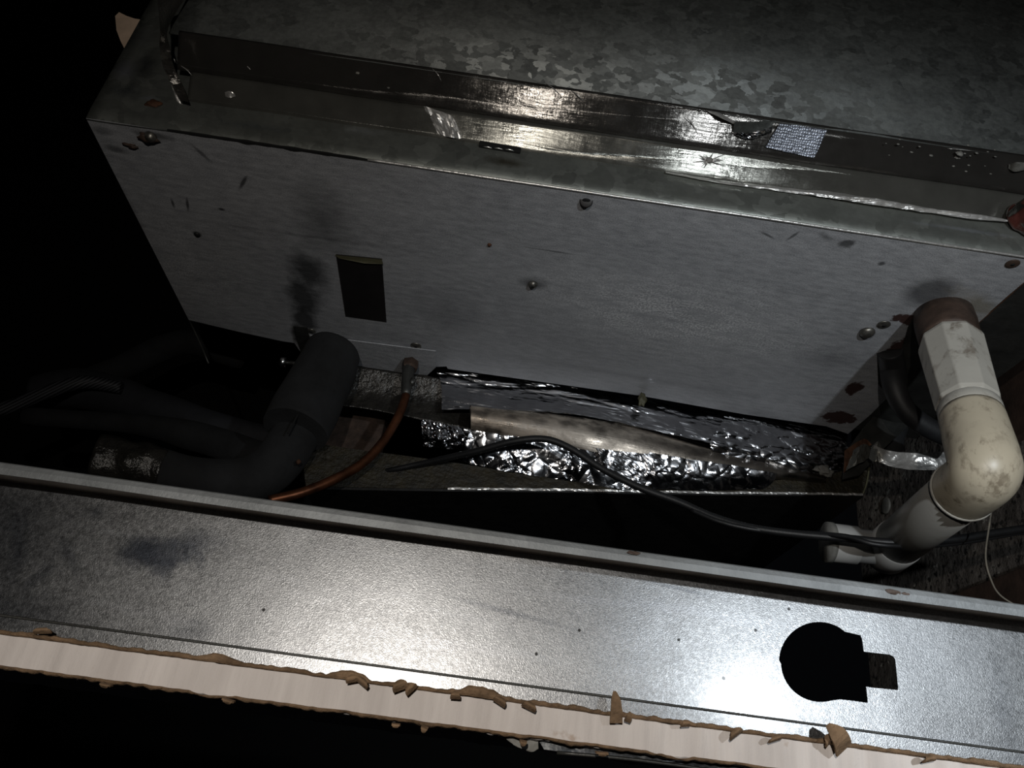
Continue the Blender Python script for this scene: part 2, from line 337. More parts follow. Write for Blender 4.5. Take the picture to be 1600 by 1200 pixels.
# ------------------------------------------------------------------ the setting
props(box('wall_right', (.665, .62, -.05), (.72, 1.27, .95), M['conc']), kind='structure')
wr = bpy.data.objects['wall_right']
box('timber_panel', (.652, .30, .49), (.664, .92, 1.0), M['wood'], wr, .002, 'dark brown board above the stained concrete')
box('ledge', (.635, .70, .27), (.664, 1.02, .325), M['wood'], wr, .002)
lathe('anchor_disc', Px(1385, 790, .6645), Px(1385, 790, .6645)+Vector((-.003, 0, 0)), [(0, .014), (.6, .014), (1, .012)], M['dusty'], wr, 24)
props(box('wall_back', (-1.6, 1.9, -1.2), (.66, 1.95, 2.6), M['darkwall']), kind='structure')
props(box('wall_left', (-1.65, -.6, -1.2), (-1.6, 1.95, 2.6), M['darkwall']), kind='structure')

# ceiling board: a strip of plasterboard seen on its sawn edge
SL = .022                                    # the ceiling line dips a little to the left
ceil = bpy.data.objects.new('ceiling', None); COL.objects.link(ceil); ceil.location = (0, .27, .02); ceil.empty_display_size = .02; ceil['kind'] = 'structure'
YD = .2685
def gyp_jit(x, y, z):
    return (noise.noise(Vector((x*260, z*40, 1)))*.0006+noise.noise(Vector((x*60, z*30, 4)))*.0007 if y < YD+.001 else 0,
            (noise.noise(Vector((x*90, 7, 1)))*.0006+noise.noise(Vector((x*420, 7, 1)))*.0003))
pr = [(YD+.055, .0195), (YD+.001, .0195)]+[(YD, .020+k*.00072) for k in range(14)]+[(YD+.0012, .0297), (YD+.055, .0309), (YD+.055, .0195)]
extrude_profile('gypsum_core', pr, -.26, .30, M['gyp'], ceil, 900, gyp_jit, slope=SL)
def ragged(name, z0, amp, seed, thick):      # torn paper edge running the length of the cut
    vs, fs = [], []; n = 1300; m = 5
    for i in range(n+1):
        x = -.26+.56*i/n; a = noise.noise(Vector((x*110, seed, 0))); b = noise.noise(Vector((x*380, seed, 5))); c = max(0, noise.noise(Vector((x*48, seed, 9)))-.18)
        for k in range(m):
            t = k/(m-1)-.5
            vs.append((x, YD-.0007-.0009*abs(b)-.0010*math.cos(t*math.pi)-c*.002, z0+SL*x+t*thick*(1+.6*a+.5*b)+amp*(a*.8+b*.5)+c*.004*(1 if amp > 0 else -1)*(t+.5)))
    for i in range(n):
        for k in range(m-1): fs.append((i*m+k, (i+1)*m+k, (i+1)*m+k+1, i*m+k+1))
    return solid(mesh(name, vs, fs, M['paper'], ceil), .0004, 0)
ragged('paper_face', .0299, .0007, 3, .0010); ragged('paper_face', .0198, -.0006, 8, .0007)
def flap(px, py, w, h, ang, seed, curl=.002):
    py -= 6 if seed < 20 else -2
    if h < 30: h *= .6
    c = Py(px, py, YD-.0035); u = pxm(c); vs, fs = [], []; m = 7
    for i in range(m):
        for k in range(5):
            s = (k/4-.5)*w*u*math.sqrt(max(.02, 1-.95*(i/(m-1))**2))*(1+.15*noise.noise(Vector((i*.9, k, seed)))); t = i/(m-1)*h*u
            vs.append(c+Vector((s*math.cos(ang)-t*math.sin(ang), -curl*math.sin(i/(m-1)*2.6)-.0004*noise.noise(Vector((i, k, seed+2))), s*math.sin(ang)+t*math.cos(ang)-.001)))
    for i in range(m-1):
        for k in range(4): fs.append((i*5+k, i*5+k+1, (i+1)*5+k+1, (i+1)*5+k))
    return solid(mesh('torn_paper', vs, fs, M['paper'], ceil), .0006, 0)
for a in [(963, 1130, 20, 45, .15, 1), (980, 1128, 10, 22, -.2, 2), (1318, 1172, 34, 42, .75, 3, .004), (1296, 1160, 22, 18, .9, 13), (552, 1066, 20, 14, .3, 4), (565, 1069, 26, 12, -.5, 14), (628, 1078, 26, 22, .5, 5), (645, 1080, 22, 14, .9, 15), (712, 1092, 16, 14, .1, 6),
          (780, 1100, 22, 14, -.4, 7), (826, 1108, 24, 14, -.3, 8), (70, 990, 26, 10, .2, 9), (1150, 1150, 26, 16, .7, 10), (1210, 1158, 22, 10, .4, 11), (1450, 1190, 22, 12, .3, 12), (1070, 1135, 14, 12, .2, 16)]: flap(*a)
for a in [(665, 1128, 12, 14, 3.0, 21), (620, 1124, 14, 8, 3.2, 22), (818, 1150, 12, 12, 3.1, 23), (170, 1062, 18, 8, 3.1, 24), (360, 1086, 20, 9, 3.0, 25), (940, 1168, 20, 8, 3.2, 26)]: flap(*a)

# ------------------------------------------------------------------ metal stud with its key-shaped knock-out
YL, YW = .270, .288
stud = thing('metal_stud', (0, YW, .03), 'bright galvanised metal stud with a key-shaped hole, lying on the plasterboard edge', 'stud')
def web():
    bm = bmesh.new()
    x0, x1 = -.27, .31; zb, zt = .0312, .0845
    out = []
    n = 24
    for i in range(n+1): x = x0+(x1-x0)*i/n; out.append((x, zb+SL*x))
    for i in range(n, -1, -1): x = x0+(x1-x0)*i/n; out.append((x, zt+SL*x))
    hp = []
    c = (1279, 1034.5)
    k0, k1 = math.radians(-58), math.radians(-285)
    for i in range(41):
        a = k0+(k1-k0)*i/40; hp.append((c[0]+62.5*math.cos(a)+ (2 if math.sin(a)>0 else 0)*1.5, c[1]+62.5*math.sin(a)))
    hp += [(1312, 1093), (1330, 1095), (1355, 1098.5), (1355, 1094), (1352.5, 1073), (1357, 1074), (1402, 1078.5), (1402.5, 1074), (1398, 1030), (1395, 1026), (1389, 1023), (1349, 1018.5), (1346, 998), (1344, 993), (1338, 991.5), (1320, 987.5)]
    hole = [Py(px, py, YW) for px, py in hp]; hole = [(h.x, h.z) for h in hole]
    for loop in (out, hole):
        v = [bm.verts.new((x, YW, z)) for x, z in loop]
        for i in range(len(v)): bm.edges.new((v[i], v[(i+1) % len(v)]))
    bmesh.ops.triangle_fill(bm, edges=bm.edges[:], use_beauty=True)
    bm.verts.index_update(); vs = [v.co.copy() for v in bm.verts]; fs = [tuple(v.index for v in f.verts) for f in bm.faces]
    bm.free(); return solid(mesh('web', vs, fs, M['web'], stud), .0007, -1 if False else 0)
web()
def lipj(x, y, z): return (noise.noise(Vector((x*9, 1, 0)))*.0006, noise.noise(Vector((x*11, 3, 0)))*.0007 if z > .08 and y < YL+.002 and z < .0825 else 0)
top_fl = [(YW+.0003, .0838), (YW-.0008, .0845), (YL+.0008, .0847), (YL+.0002, .0846)]
solid(extrude_profile('flange', top_fl, -.27, .31, M['under'], stud, 60, None, False, slope=SL), .0005, 0)
solid(extrude_profile('lip', [(YL+.0004, .0850), (YL, .0846), (YL-.0002, .0830), (YL+.0001, .0806)], -.27, .31, M['lip'], stud, 260, lipj, False, slope=SL), .0006, 0)
tube('lip_shadow_line', [Vector((-.27+.058*k, YL-.0004, .0350+SL*(-.27+.058*k))) for k in range(11)], .00042, M['slate'], stud, 6, 1)  # dark bead added as the thin shadow line above the bottom lip
bot_fl = [(YW-.0006, .0305), (YL, .0305), (YL, .0347)]
solid(extrude_profile('flange', bot_fl, -.27, .31, M['web'], stud, 60, None, False, slope=SL), .0005, 0)
for px, py, w in [(990, 864, 20), (1395, 925, 26), (1415, 928, 14)]:      # scuffs of dirt stuck on the lip
    c = Py(px, py, YL-.0006); u = pxm(c)
    mesh('dirt_fleck', [c+Vector((w*u*math.cos(t)*.5*(1+.4*noise.noise(Vector((t, px, 0)))), -.0003*(i % 2), w*u*.16*math.sin(t)*(1+.9*noise.noise(Vector((t*2, px, 3)))))) for i, t in enumerate([k*.4488 for k in range(14)])], [tuple(range(14))], M['brown'], stud)

# ------------------------------------------------------------------ fan coil unit
XL, XR = -.414, .478
unit = thing('fan_coil_unit', (0, .72, H), 'long grey galvanised fan coil unit casing seen from below, smudged and rust-spotted', 'air conditioner')
def panel():
    out = [(XL, YF+YAW*XL), (.56, YF+YAW*.56)]
    e = [(1600, 441), (1575, 462), (1548, 486), (1536, 500), (1527, 506)]
    out += [tuple(Pz(px, py, H)[:2]) for px, py in e]
    e = [(1515, 500), (1505, 490), (1490, 478), (1462, 474), (1440, 482), (1427, 494), (1418, 512), (1413, 530), (1408, 545), (1385, 547), (1370, 552), (1372, 600), (1388, 620), (1360, 648), (1325, 678)]
    out += [tuple(Pz(px, py, H)[:2]) for px, py in e]
    out += [(.44, YB-.001), (.33, YB+.003), (.186, YB-.001), (.05, YB+.006), (-.07, YB+.012), (-.072, YB+.006)]
    e = [(640, 575), (560, 560), (505, 536), (490, 548), (478, 560), (466, 545), (460, 536), (440, 533), (380, 520), (295, 500)]
    out += [tuple(Pz(px, py, H)[:2]) for px, py in e]
    n = len(out); vs = [(x, y, H) for x, y in out]+[(x, y, H+.001) for x, y in out]
    fs = [tuple(range(n)), tuple(range(n, 2*n))]+[(i, (i+1) % n, n+(i+1) % n, n+i) for i in range(n)]
    return mesh('bottom_panel', vs, fs, M['panel'], unit)
panel()
box('casing', (XL+.001, YF+.016, H+.0015), (.56, YB-.004, 1.1), M['slate'], unit)
# front flange strip with a folded hem along the near edge
extrude_profile('front_flange', [(YF+.0015, H+.0004), (YF, H+.0012), (YF-.0006, H+.012), (YF, H+.038), (YF+.001, 1.1)], XL, .60, M['flange'], unit, 80,
                lambda x, y, z: (noise.noise(Vector((x*14, z*20, 0)))*.0009, 0), True, yaw=YAW)
solid(unit.children[-1], .001, 1)
tube('hem', [Vector((x, YF-.0010+YAW*x+noise.noise(Vector((x*12, 0, 2)))*.0004, H-.0002)) for x in [Pz(575, 252, H).x+.02*k for k in range(36)]], .0012, M['foil_lip'], unit, 8, 2, label='bright folded hem')
# split seam between panel and flange at the left of the near edge
def seam():
    vs, fs = [], []; n = 110; xa, xb = Pz(262, 205, H).x, Pz(583, 253, H).x
    for i in range(n+1):
        x = xa+(xb-xa)*i/n; w = (.0012+.0022*max(0, .3+noise.noise(Vector((x*70, 0, 0)))))*min(1, 6*(1-i/n), 10*i/n+.2)
        Y0 = YF+YAW*x; vs += [(x, Y0-.0012, H-.0004), (x, Y0-.0008+w, H-.0006), (x, Y0-.0002+w, H+.0004), (x, Y0-.0012, H+.0006+w*.4)]
    for i in range(n):
        for k in range(4): fs.append((i*4+k, (i+1)*4+k, (i+1)*4+(k+1) % 4, i*4+(k+1) % 4))
    return mesh('seam_gap', vs, fs, M['hole'], unit)
seam()
# slot in the flange with a dirty brown surround
c0, c1 = PF(752, 228, YF), PF(812, 236, YF)
sl = mesh('slot', *boxv((c0.x-.002, YF-.0042, c0.z-.0045), (c1.x+.001, YF-.0005, c0.z+.0015)), M['hole'], unit); bevel(sl, .0010, 3)
for k in range(3):
    p = PF(762+17*k, 230.5+2*k, YF-.0045); tube('slot_glint', [p+Vector((-.005, 0, .0001)), p+Vector((0, -.0004, .0004)), p+Vector((.0045, 0, -.0001))], [.0002, .0007, .0003], M['bright'], unit, 6, 3)  # bright slivers added as painted glints in the dark slot
# the dark sticker with a lifted top
q = [Pz(525, 397, H), Pz(597, 404, H), Pz(604, 503, H), Pz(540, 494, H)]
st = mesh('sticker', [p+Vector((0, 0, -.0006)) for p in q]+[p+Vector((0, 0, .0003)) for p in q], [(0,1,2,3),(4,5,6,7),(0,1,5,4),(1,2,6,5),(2,3,7,6),(3,0,4,7)], M['sticker'], unit, label='dark rectangular sticker with a curled top edge')
q2 = [Pz(524, 397, H), Pz(597, 404, H), Pz(599, 411, H-.002), Pz(570, 410, H-.003), Pz(530, 402, H-.001)]
solid(mesh('sticker_fold', [p+Vector((0, 0, -.0015)) for p in q2], [(0, 1, 2, 3, 4)], M['stickeredge'], st), .0004)
# screws, rivets and holes in the underside
def screw(px, py, r, mat, head=.0022, hole=True, name='screw'):
    p = Pz(px, py, H-.0002)
    w = lathe(name, p, p+Vector((0, 0, -head)), [(0, r), (.35, r), (.6, r*.86), (.9, r*.62), (1, r*.45)], mat, unit, 20)
    if hole: lathe('drive_recess', p+Vector((0, 0, -head*.8)), p+Vector((0, 0, -head*1.02)), [(0, r*.34), (1, r*.34)], M['hole'], w, 8)
for a in [(916, 314, .0040, M['black'], .0012), (833, 443, .0050, M['screw'], .005), (650, 540, .0070, M['screw'], .002), (487, 517, .0055, M['screw'], .002), (308, 366, .0035, M['black']),
          (1582, 412, .0062, M['brown'], .0015), (1355, 518, .0080, M['screw'], .006, False), (1381, 507, .0068, M['screw'], .002), (765, 382, .0022, M['rust'], .002, False), (236, 212, .0055, M['screw'], .006, False), (567, 567, .0045, M['screw'])]: screw(*a)
lathe('washer', Pz(916, 314, H-.0001), Pz(916, 314, H-.0008), [(0, .0062), (.7, .0062), (1, .0052)], M['sticker'], unit, 24)
# lifted corner plate by the copper pipe
def slab(name, pts, t, mat, parent, label=None):
    n = len(pts); pts = [Vector(p) for p in pts]; nn = (pts[1]-pts[0]).cross(pts[2]-pts[0]).normalized()*t
    return mesh(name, pts+[p+nn for p in pts], [tuple(range(n)), tuple(range(n, 2*n))]+[(i, (i+1) % n, n+(i+1) % n, n+i) for i in range(n)], mat, parent, label=label)
slab('access_plate', [Pz(484, 524, H-.003), Pz(610, 540, H-.003), Pz(681, 549, H-.003), Pz(681, 574, H-.003), Pz(668, 586, H-.003), Pz(590, 580, H-.003), Pz(545, 572, H-.003), Pz(500, 566, H-.003)], -.0012, M['panel'], unit)
slab('plate_lip', [Pz(540, 570, H-.003), Pz(590, 579, H-.003), Pz(668, 586, H-.003), Py(668, 592, Pz(668, 586, H-.003).y), Py(590, 585, Pz(590, 579, H-.003).y), Py(540, 577, Pz(540, 570, H-.003).y)], .001, M['slate'], unit)
p0 = Pz(460, 520, H-.004)
slab('tie_strap', [Pz(458, 510, H-.002), Pz(480, 512, H-.002), Pz(489, 556, H-.006), Pz(474, 562, H-.006), Pz(462, 528, H-.005)], .0008, M['slate'], unit)
# left rear hanging edge of the casing
tube('edge_bead', [Pz(296, 501, H), Py(312, 535, YB), Py(326, 568, YB)], .0012, M['slate'], unit, 6, 2)
# casing rear/right side
slab('end_plate', [Pz(1600, 441, H), Pz(1527, 506, H), Pz(1527, 506, H)+Vector((.02, 0, .2)), Pz(1600, 441, H)+Vector((.02, 0, .2))], .001, M['rust'], unit)
# smears of brown sealant on the corner of the casing
def lump(name, c, r, mat, parent, seed=1, sub=3, sq=(1,1,1), amp=.35, label=None, sc=1.6):
    bm = bmesh.new(); bmesh.ops.create_icosphere(bm, subdivisions=sub, radius=1)
    vs = []
    for v in bm.verts:
        k = 1+amp*noise.noise(v.co*sc+Vector((seed*3.3, seed, 0))); vs.append(Vector(c)+Vector((v.co.x*r*sq[0], v.co.y*r*sq[1], v.co.z*r*sq[2]))*k)
    bm.verts.index_update(); fs = [tuple(v.index for v in f.verts) for f in bm.faces]; bm.free()
    return mesh(name, vs, fs, mat, parent, True, label)
lump('sealant_blob', PF(240, 163, YF-.001), .006, M['rust'], unit, 3, 3, (1.2, .5, .7), .7)
lump('sealant_blob', Pz(232, 216, H-.002), .007, M['brown'], unit, 5, 3, (1.2, .7, .5), .7)
lump('sealant_blob', Pz(205, 228, H-.001), .004, M['brown'], unit, 6, 3, (1.5, .7, .4), .9)

# ------------------------------------------------------------------ supply plenum with its foil tape
A, B2, C2 = (YF-.0012, .5385), (.527, .5612), (.5042, .5840)
XD = Py(254, 45, .505).x
plen = thing('supply_duct', (0, .505, .60), 'spangled galvanised supply duct above the unit, taped along its foot', 'duct')
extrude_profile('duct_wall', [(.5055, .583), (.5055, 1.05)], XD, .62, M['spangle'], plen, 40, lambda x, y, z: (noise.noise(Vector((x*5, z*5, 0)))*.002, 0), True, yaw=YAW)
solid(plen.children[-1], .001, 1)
tx0 = Py(284, 156, YF).x
def tj(x, y, z):
    return (noise.noise(Vector((x*9, z*10, 0)))*.0008+noise.noise(Vector((x*90, z*20, 3)))*.00006, noise.noise(Vector((x*12, y*10, 5)))*.0005)
def sub(a, b, n): return [(a[0]+(b[0]-a[0])*k/n, a[1]+(b[1]-a[1])*k/n) for k in range(n+1)]
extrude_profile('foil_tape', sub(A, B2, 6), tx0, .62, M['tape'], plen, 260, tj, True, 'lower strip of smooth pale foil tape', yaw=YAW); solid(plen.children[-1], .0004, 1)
extrude_profile('foil_tape', sub((B2[0]-.0003, B2[1]-.0004), C2, 6)+[(.5038, .5865)], Py(263, 50, .505).x+.003, .62, M['tape_shaded'], plen, 260, tj, True, 'upper strip of foil tape, coloured darker for its shaded facet', yaw=YAW); solid(plen.children[-1], .0004, 1)
# the tape's loose left end wrapping the corner
W0 = [Py(245, -20, .47), Py(250, 40, .485), Py(250, 78, .505), Py(254, 101, .52), Py(268, 132, .535), Py(281, 156, YF-.003)]
W1 = [Py(300, -20, .503), Py(262, 42, .504), Py(266, 76, .507), Py(272, 104, .525), Py(284, 130, .535), Py(296, 160, YF-.003)]
sheet('tape_end', [W0, W1], 30, 6, M['tape_shaded'], plen, .0012, 60, .002, 20, .0006, 4)
def bit(name, pts, mat, parent, seed, amp=.003, n=14, m=6, sc=90, label=None, **k):
    """small crinkled scrap: pts = top row / bottom row"""
    return sheet(name, pts, n, m, mat, parent, amp, sc, 0, 12, .0006, seed, .0003, label=label, **k)
def onT(px, py, d=0.0):                       # point on the tape facets, lifted d towards the camera
    dr = ray(px, py); best = None; ry = dr[1]+.029*dr[0]
    for a, b in (((YF, .500), A), (A, B2), (B2, C2), (C2, (.505, 1.05))):
        # intersect (y,z) ray direction with segment
        den = ry*(b[1]-a[1])-dr[2]*(b[0]-a[0])
        if abs(den) < 1e-9: continue
        t = (a[0]*(b[1]-a[1])-a[1]*(b[0]-a[0]))/den; y, z = ry*t, dr[2]*t
        L2 = (b[0]-a[0])**2+(b[1]-a[1])**2; s = ((y-a[0])*(b[0]-a[0])+(z-a[1])*(b[1]-a[1]))/L2
        if -.02 <= s <= 1.02: best = t if best is None else min(best, t)
    v = Vector(dr*best); return v*(1-d/v.length)
bit('tape_wrinkle', [[onT(660, 165, .001), onT(700, 178, .004), onT(712, 188, .001)], [onT(685, 208, .001), onT(705, 215, .005), onT(722, 216, .001)]], M['foil_lip'], plen, 3, .004)
bit('tape_wrinkle', [[onT(265, 120, .001), onT(272, 135, .004), onT(290, 150, .001)], [onT(270, 140, .001), onT(276, 158, .003), onT(284, 163, .001)]], M['foil_lip'], plen, 5, .003)
bit('tape_wrinkle', [[onT(350, 144, .001), onT(358, 142, .003), onT(366, 146, .001)], [onT(352, 150, .001), onT(360, 153, .003), onT(368, 150, .001)]], M['foil_lip'], plen, 6, .002, 6, 4)
# torn curled tape at the duct corner
bit('torn_tape', [[onT(1103, 173, .001), onT(1125, 177, .004), onT(1149, 191, .002)], [onT(1108, 176, .001), onT(1127, 184, .005), onT(1149, 195, .003)]], M['foil_lip'], plen, 7, .001)
bit('torn_tape', [[onT(1144, 206, .002), onT(1170, 208, .005), onT(1208, 198, .003)], [onT(1150, 213, .002), onT(1175, 217, .005), onT(1206, 207, .002)]], M['foil'], plen, 8, .002, 24, 8)
bit('tear_hole', [[onT(1148, 190, .001), onT(1175, 190, .001), onT(1212, 188, .001)], [onT(1144, 208, .001), onT(1170, 209, .001), onT(1200, 205, .001)]], M['spangle'], plen, 9, .0003)
# torch highlight on the tape, painted as a bright bluish hatched patch
pt = sheet('tape_highlight', [[onT(1218, 193, .0032), onT(1255, 197, .0032), onT(1292, 203, .0032)], [onT(1196, 230, .0032), onT(1232, 238, .0032), onT(1272, 247, .0032)]], 24, 12, None or M['foil_lip'], plen, .0004, 300, 0, 12, .0004, 11, .0003, label='torch highlight on the tape, painted as a hatched bluish patch')
def m_highlight():
    a = Mt('hatched_highlight', (.42, .45, .52), .42, .85)
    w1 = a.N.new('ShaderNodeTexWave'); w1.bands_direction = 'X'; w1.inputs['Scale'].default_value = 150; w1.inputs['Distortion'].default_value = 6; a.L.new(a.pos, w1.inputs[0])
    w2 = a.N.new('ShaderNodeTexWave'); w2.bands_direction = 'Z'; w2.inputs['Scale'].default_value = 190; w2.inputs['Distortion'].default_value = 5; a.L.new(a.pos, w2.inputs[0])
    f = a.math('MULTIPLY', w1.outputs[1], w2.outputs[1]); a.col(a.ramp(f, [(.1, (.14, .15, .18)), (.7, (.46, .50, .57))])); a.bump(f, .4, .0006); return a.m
pt.data.materials[0] = m_highlight()
# star-shaped crease round a poked screw under the lower tape
sc = onT(1108, 250, .002)
for k in range(15):
    an = k*.42+.2*math.sin(k*5); L = random.uniform(.010, .026)
    e = onT(1108+math.cos(an)*L*1500, 250+math.sin(an)*L*700, .0006)
    mid = (sc*.55+e*.45); tube('crease', [sc+(e-sc)*.12, mid+Vector((0, -.0008, -.0008)), e], [.0004, .0005, .0001], M['foil_lip'], plen, 5, 3)
lump('screw_bump', sc, .0032, M['dusty'], plen, 9, 3, (1.2, .6, .9), .5)
# hanging lip of tape along the flange at the right
lt = [(1040, 268), (1120, 281), (1200, 290), (1260, 297), (1305, 300), (1360, 310), (1410, 318), (1460, 328), (1520, 336), (1560, 341), (1580, 343)]
lb = [(1040, 270), (1120, 285), (1200, 296), (1260, 304), (1300, 309), (1306, 310), (1360, 319), (1410, 326), (1455, 333), (1520, 342), (1570, 346)]
sheet('tape_lip', [[onT(x, y, .0015) for x, y in lt], [onT(x, (y+y2)/2, .006+.003*(x > 1290)) for (x, y), (_, y2) in zip(lt, lb)], [onT(x, y, .0045+.004*(x > 1290)) for x, y in lb]], 120, 8, M['foil_lip'], plen, .0016, 60, .0015, 30, .0008, 14, .0004, label='bright crumpled lower edge of the tape')
for i, (a, b) in enumerate([((375, 95), (398, 118)), ((672, 104), (690, 128)), ((890, 140), (912, 160)), ((850, 128), (878, 152)), ((1070, 178), (1095, 222)), ((1122, 190), (1116, 214)), ((262, 84), (274, 98)), ((275, 98), (300, 118)), ((1480, 232), (1520, 236))]):
    tube('crease', [onT(*a, .0003), onT((a[0]+b[0])/2+3, (a[1]+b[1])/2, .0010), onT(*b, .0003)], [.0001, .0005, .0001], M['foil_lip'], plen, 5, 3)
for i in range(26):
    x = random.uniform(1380, 1580); y = 205+(x-1380)*.16+random.uniform(-2, 42); p = onT(x, y, .0004)
    lump('plaster_fleck', p, random.uniform(.0006, .0014), M['dusty'], plen, i, 1, (1.4, .5, .8), .5)
for x, y, r in [(559, 114, .0016), (607, 137, .0012), (748, 163, .0010), (1500, 240, .0028), (1495, 246, .002), (1455, 243, .0016)]:
    lump('plaster_fleck', onT(x, y, .0006), r, M['dusty'], plen, x, 2, (1.2, .5, 1), .5)

# ------------------------------------------------------------------ things at the duct's right end
rb = thing('sealant_lump', Py(1598, 340, .528), 'glossy dark red lump of hardened sealant at the right end of the tape', 'sealant')
lump('lump_body', Py(1606, 338, .518), .017, M['blob'], rb, 2, 4, (1, .7, 1.1), .35)
bit('foil_scrap', [[Py(1575, 332, .517), Py(1590, 318, .510), Py(1604, 309, .510)], [Py(1576, 340, .517), Py(1592, 330, .506), Py(1606, 320, .506)]], M['ducttape'], rb, 8, .002)
pc = props(bit('plastic_clip', [[onT(1578, 256, .004), onT(1590, 254, .008), onT(1615, 254, .006)], [onT(1577, 263, .003), onT(1588, 268, .008), onT(1615, 262, .005)]], M['dusty'], None, 9, .002), 'small pale clip poking from the tape at the right edge', 'clip')

# ------------------------------------------------------------------ scrap of card behind the casing, upper left
def wall_pt(px, py, y): return Py(px, py, y)
cs = [(182, 30), (188, 24), (200, 30), (212, 34), (224, 36), (310, 34), (290, 80), (196, 80), (190, 68), (184, 52)]
cd = slab('card_scrap', [Py(x, y, .60) for x, y in cs], -.004, M['cream'], None)
props(cd, 'torn beige scrap of card sticking out behind the unit corner', 'card')

# ------------------------------------------------------------------ foil-wrapped connection below the unit
fw = thing('foil_wrap', (.15, .90, .44), 'crumpled silver foil wrap hanging below the far edge of the unit', 'foil')
def row(pts, y): return [Py(a[0], a[1], a[2] if len(a) > 2 else y) for a in pts]
sheet('foil_sheet', [row([(500, 566), (560, 572), (640, 584), (735, 596)], .925), row([(480, 610), (560, 615), (640, 622), (740, 634)], .935), row([(500, 632), (560, 637), (640, 652), (735, 672)], .93)], 60, 20, M['ducttape'], fw, .0006, 20, .001, 6, .0006, 21, .0006, smooth=True, label='dull dark metal band at the left of the foil')
sheet('foil_sheet', [row([(680, 576), (780, 586), (900, 596), (1000, 608), (1100, 626), (1200, 642), (1325, 672)], .925),
                     row([(690, 602), (780, 612), (900, 622), (1000, 632), (1100, 654), (1200, 675), (1325, 700)], .914),
                     row([(690, 640), (780, 640), (900, 648), (1000, 668), (1100, 690), (1200, 712), (1330, 742)], .902)], 230, 44, M['foil'], fw, .0040, 34, .010, 12, .001, 2, .0004, stretch=(.40, 1, 1.5), label='dark upper sheet of the foil wrap')
sheet('foil_sheet', [row([(1130, 655), (1200, 668), (1270, 682), (1330, 700)], .898), row([(1110, 690), (1200, 708), (1270, 720), (1325, 735)], .888), row([(1120, 715), (1200, 725), (1270, 745), (1310, 752)], .895)], 110, 46, M['foil'], fw, .0060, 30, .010, 12, .001, 12, .0004, stretch=(.6,1,1.2), label='sharply crumpled foil at the right end')
# rolled bulge
sheet('foil_roll', [row([(734, 632), (850, 645), (1000, 668), (1120, 700), (1290, 742)], .905), row([(734, 645), (850, 660), (1000, 688), (1120, 716), (1290, 748)], .880), row([(734, 662), (850, 685), (1000, 718), (1120, 738), (1290, 754)], .885), row([(734, 680), (850, 705), (1000, 742), (1120, 752), (1290, 758)], .905)], 220, 42, M['foil_warm'], fw, .0008, 24, .005, 8, .0008, 5, .0004, stretch=(.3, 1, 1.2), smooth=True, label='smoother rolled fold of foil with a warm sheen')
# lower sheets
sheet('foil_sheet', [row([(658, 655), (700, 664), (742, 672)], .884), row([(660, 680), (700, 688), (742, 692)], .893), row([(661, 697), (700, 701), (745, 706)], .902)], 60, 26, M['foil'], fw, .0055, 60, .006, 25, .0008, 7, .0004, label='short crinkled foil tab at the left')
sheet('foil_sheet', [row([(735, 672), (830, 686), (930, 706), (1045, 730)], .868), row([(726, 698), (820, 714), (930, 736), (1035, 750)], .876), row([(722, 722), (800, 738), (890, 752), (985, 768)], .884)], 160, 36, M['foil'], fw, .0036, 28, .008, 12, .0009, 8, .0004, label='pale lower foil sheet with a ragged hem')
sheet('foil_sheet', [row([(1012, 706), (1080, 718), (1150, 728), (1215, 740)], .860), row([(1022, 735), (1080, 742), (1150, 748), (1210, 752)], .866), row([(1018, 764), (1080, 765), (1140, 765), (1195, 764)], .878)], 100, 34, M['foil'], fw, .0032, 26, .006, 14, .0008, 9, .0004, label='brightest foil patch near the middle of the hem')
sheet('foil_sheet', [row([(930, 700), (975, 706), (1022, 710)], .856), row([(945, 725), (985, 730), (1024, 742)], .862), row([(965, 748), (1000, 756), (1025, 745)], .868)], 40, 20, M['foil'], fw, .002, 50, .004, 14, .0006, 19, .0004)
lump('glue_fleck', Py(1003, 624, .892), .007, M['stickeredge'], fw, 4, 3, (.7, .4, 1.2), .8)
lump('glue_fleck', Py(1288, 736, .880), .008, M['dusty'], fw, 7, 3, (1.2, .5, .8), .9)

# ------------------------------------------------------------------ fibre board below the foil
db = thing('duct_board', (.15, .88, .36), 'dark-faced insulation board with a resin yellow edge under the foil', 'insulation board')
def yb(px): return .885
tl = [(470, 690), (560, 703), (700, 722), (800, 738), (900, 752), (975, 760), (1100, 757), (1200, 752), (1290, 742), (1358, 724)]
bl = [(478, 760), (560, 762), (700, 764), (800, 765), (900, 766), (975, 768), (1100, 770), (1200, 771), (1290, 772), (1348, 773)]
sheet('board_edge', [[Py(x, y, .888) for x, y in tl], [Py(x, y, .886) for x, y in bl]], 120, 12, M['yellow'], db, .0012, 90, .001, 30, 0, 3, .002, label='yellow resin-soaked edge')
us = [Py(x, y, .886) for x, y in bl]
vs = us+[p+Vector((.0, .42, -.004)) for p in us]; n = len(us)
solid(mesh('board_face', vs, [(i, i+1, n+i+1, n+i) for i in range(n-1)], M['board'], db), .003, -1)
sheet('edge_foil', [[Py(x, y-2.2, .884) for x, y in bl[2:]], [Py(x, y+1.2, .884) for x, y in bl[2:]]], 200, 3, M['foil_lip'], db, .0012, 150, .0006, 60, .0008, 6, .0003, label='thin frayed bright edge')
tube('edge_foil', [Py(1348, 772, .884), Py(1354, 755, .884), Py(1359, 726, .884)], .0012, M['stickeredge'], db, 6, 3)
pst = props(box('timber_block', tuple(Py(540, 700, 1.02)-Vector((.05, 0, .06))), tuple(Py(540, 700, 1.02)+Vector((.045, .05, .075))), M['brown'], None, .003), 'dark brown timber block in shadow behind the copper pipe', 'timber')

